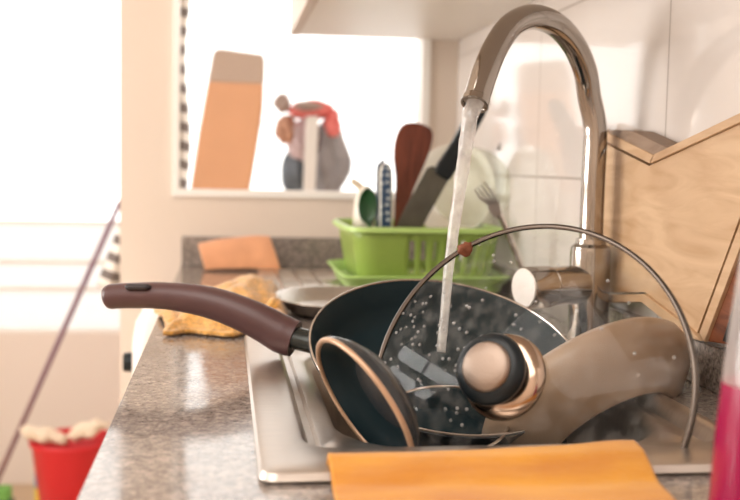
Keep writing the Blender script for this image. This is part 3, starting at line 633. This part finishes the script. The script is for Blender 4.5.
# clothes heaped on a white stand
Yc = 3.1
def cloth_blob(name, m, c_px, rx, ry, rz, seed, label, lift=0, fold=.18):
    c_ = at(*c_px, Yc+lift); bm = bmesh.new(); bmesh.ops.create_icosphere(bm, subdivisions=4, radius=1)
    for v in bm.verts:
        n_ = v.co.copy(); s = 1+fold*math.sin(math.atan2(n_.y, n_.x)*7+seed+2*n_.z)*(1-abs(n_.z))+.35*N(n_.x*1.6+seed, n_.y*1.6, n_.z*1.6)
        v.co = c_+Vector((n_.x*rx*s, n_.y*ry*s, n_.z*rz*(1+.2*N(n_.x*2, seed, n_.y*2))))
    return tag(obj(name, bm, m, smooth=180), label, 'clothes')
cst = thing('clothes_stand', 'white clothes stand holding a heap of garments behind the far window', 'stand', (at(311, 190, Yc).x, Yc-.06, FL))
obj('post', prism([at(306, 116, Yc-.09), at(319, 116, Yc-.09), at(315, 196, Yc-.09), at(303, 196, Yc-.09)], (0, .012, 0)), M['frame'], cst, smooth=0, bevel=.003)
px_ = at(309, 196, Yc-.09)
obj('lower_post', boxes(((px_.x-.018, px_.y, FL), (px_.x+.018, px_.y+.012, px_.z+.002))), M['frame'], cst, smooth=0)
obj('arm', TB([at(283, 118, Yc), at(312, 114, Yc-.04), at(336, 118, Yc)], .009, seg=12), M['frame'], cst)
obj('base', boxes(((px_.x-.15, Yc-.16, FL), (px_.x+.15, Yc+.12, FL+.02))), M['frame'], cst, smooth=0)
cloth_blob('trousers', M['cdark'], (297, 172), .046, .05, .085, 1.2, 'dark slate trousers hanging lowest in the heap left of the white post', .02)
cloth_blob('jacket', M['cgrey'], (328, 160), .058, .06, .125, 2.5, 'long grey jacket hanging right of the white post', .0)
cloth_blob('shirt', M['cpink'], (302, 140), .048, .05, .062, 3.1, 'pale mauve shirt in the middle of the garment heap', -.01)
cloth_blob('sweater', M['cbrown'], (286, 130), .030, .04, .045, 4.4, 'brown sweater bulging out at the left of the garment heap', -.02)
cloth_blob('red_top', M['cred'], (312, 110), .068, .05, .028, 5.2, 'coral red top draped over the top of the garment heap', -.03, .08)
cloth_blob('scarf', M['cred'], (333, 124), .022, .03, .042, 6.6, 'end of a coral scarf hanging at the right of the garment heap', -.05)
cloth_blob('hat', M['ctaupe'], (282, 103), .022, .03, .028, 7.1, 'taupe cap perched at the top left of the garment heap', -.05, .03)
cloth_blob('towel', M['ctaupe'], (308, 106), .038, .03, .014, 8.3, 'taupe cloth folded across the coral top', -.085, .04)
# striped cloth hanging from above behind the wall end
Ys = 2.62
def stp(u, v):
    z = lerp(1.1, at(100, 287, Ys).z, v); xr = at(190.5, 100, Ys).x
    xl = -.40+.11*min(1, v/.8)
    zz_ = z
    za, zb = at(118, 215, Ys), at(97, 283, Ys)
    xl = za.x+.01 if zz_ > za.z else lerp(za.x+.01, zb.x, min(1, (za.z-zz_)/(za.z-zb.z)))
    xr2 = xr-.03*math.sin(v*9)**2*.4
    return Vector((lerp(xl, xr2, u), Ys+.012*math.sin(u*22+v*2), zz_))
tag(obj('striped_curtain', grid(40, 60, stp), M['striped'], smooth=180, solid=.002), 'white curtain with dark stripes hanging behind the end of the far wall', 'curtain')
# broom
Yr = 3.3
br = thing('broom', 'long purple and brown broom stick leaning beside the striped curtain', 'broom', (at(-8, 487, Yr).x, Yr, FL))
b0 = at(-7, 490, Yr); b1 = at(121, 200, Yr+.05)
obj('handle', TB([b0, b0.lerp(b1, .5), b1], .0085, seg=14), M['purple'], br)
obj('head', boxes(((b0.x-.09, Yr-.025, b0.z-.035), (b0.x+.055, Yr+.025, b0.z+.012))), M['limeb'], br, smooth=0, bevel=.01)
obj('bristles', boxes(((b0.x-.095, Yr-.03, FL+.001), (b0.x+.06, Yr+.03, b0.z-.036))), mat('dark_bristles', srgb(60, 84, 74), .9, bump=1, bscale=300, stretch=(1, 1, .05)), br, smooth=0)
# red bucket
bt = at(72, 438, 3.02); bh = bt.z-FL
bk_ = thing('bucket', 'red plastic bucket on the floor below the parapet with rags in it', 'bucket', (bt.x, 3.02, FL))
obj('body', LB((bt.x, 3.02, FL), (0, 0, 1), [(.001, .001), (.070, .001), (.075, .006), (.112, bh-.01), (.118, bh), (.120, bh-.004), (.118, bh-.012), (.113, bh-.012)], 56), M['red'], bk_, smooth=50, solid=.002)
def rag(px, sx, sz, seed, label, tilt):
    c_ = at(*px, 2.99); bm = bmesh.new(); bmesh.ops.create_icosphere(bm, subdivisions=4, radius=1)
    for v in bm.verts:
        n_ = v.co.copy(); s = 1+.3*N(n_.x*2+seed, n_.y*2, n_.z*2)+.1*math.sin(n_.x*8+seed)
        q = Vector((n_.x*sx*s, n_.y*.05*s, n_.z*sz*s)); q.z += q.x*tilt; v.co = c_+q
    tag(obj('rag', bm, M['creamcloth'], smooth=180), label, 'rag')
rag((44, 435), .062, .017, 1, 'cream rag hanging out over the left rim of the red bucket', -.25)
rag((87, 430), .056, .022, 5, 'cream rag lying over the right rim of the red bucket', .30)
cbp = Vector((at(42, 480, 3.08).x, 3.16, FL)); cb = thing('cleaning_bottle', 'blue cleaning bottle with yellow label on the floor left of the red bucket', 'bottle', cbp)
obj('body', LB(cbp, (0, 0, 1), [(.001, 0), (.033, .001), (.035, .01), (.035, .17), (.028, .19), (.013, .20), (.013, .21)], 32), M['bluep'], cb)
obj('label', LB(cbp, (0, 0, 1), [(.0355, .04), (.0355, .13)], 32), M['yelp'], cb)
obj('cap', LB(cbp, (0, 0, 1), [(.016, .205), (.016, .235), (.001, .236)], 24), mat('teal_cap', srgb(60, 150, 140), .4), cb)
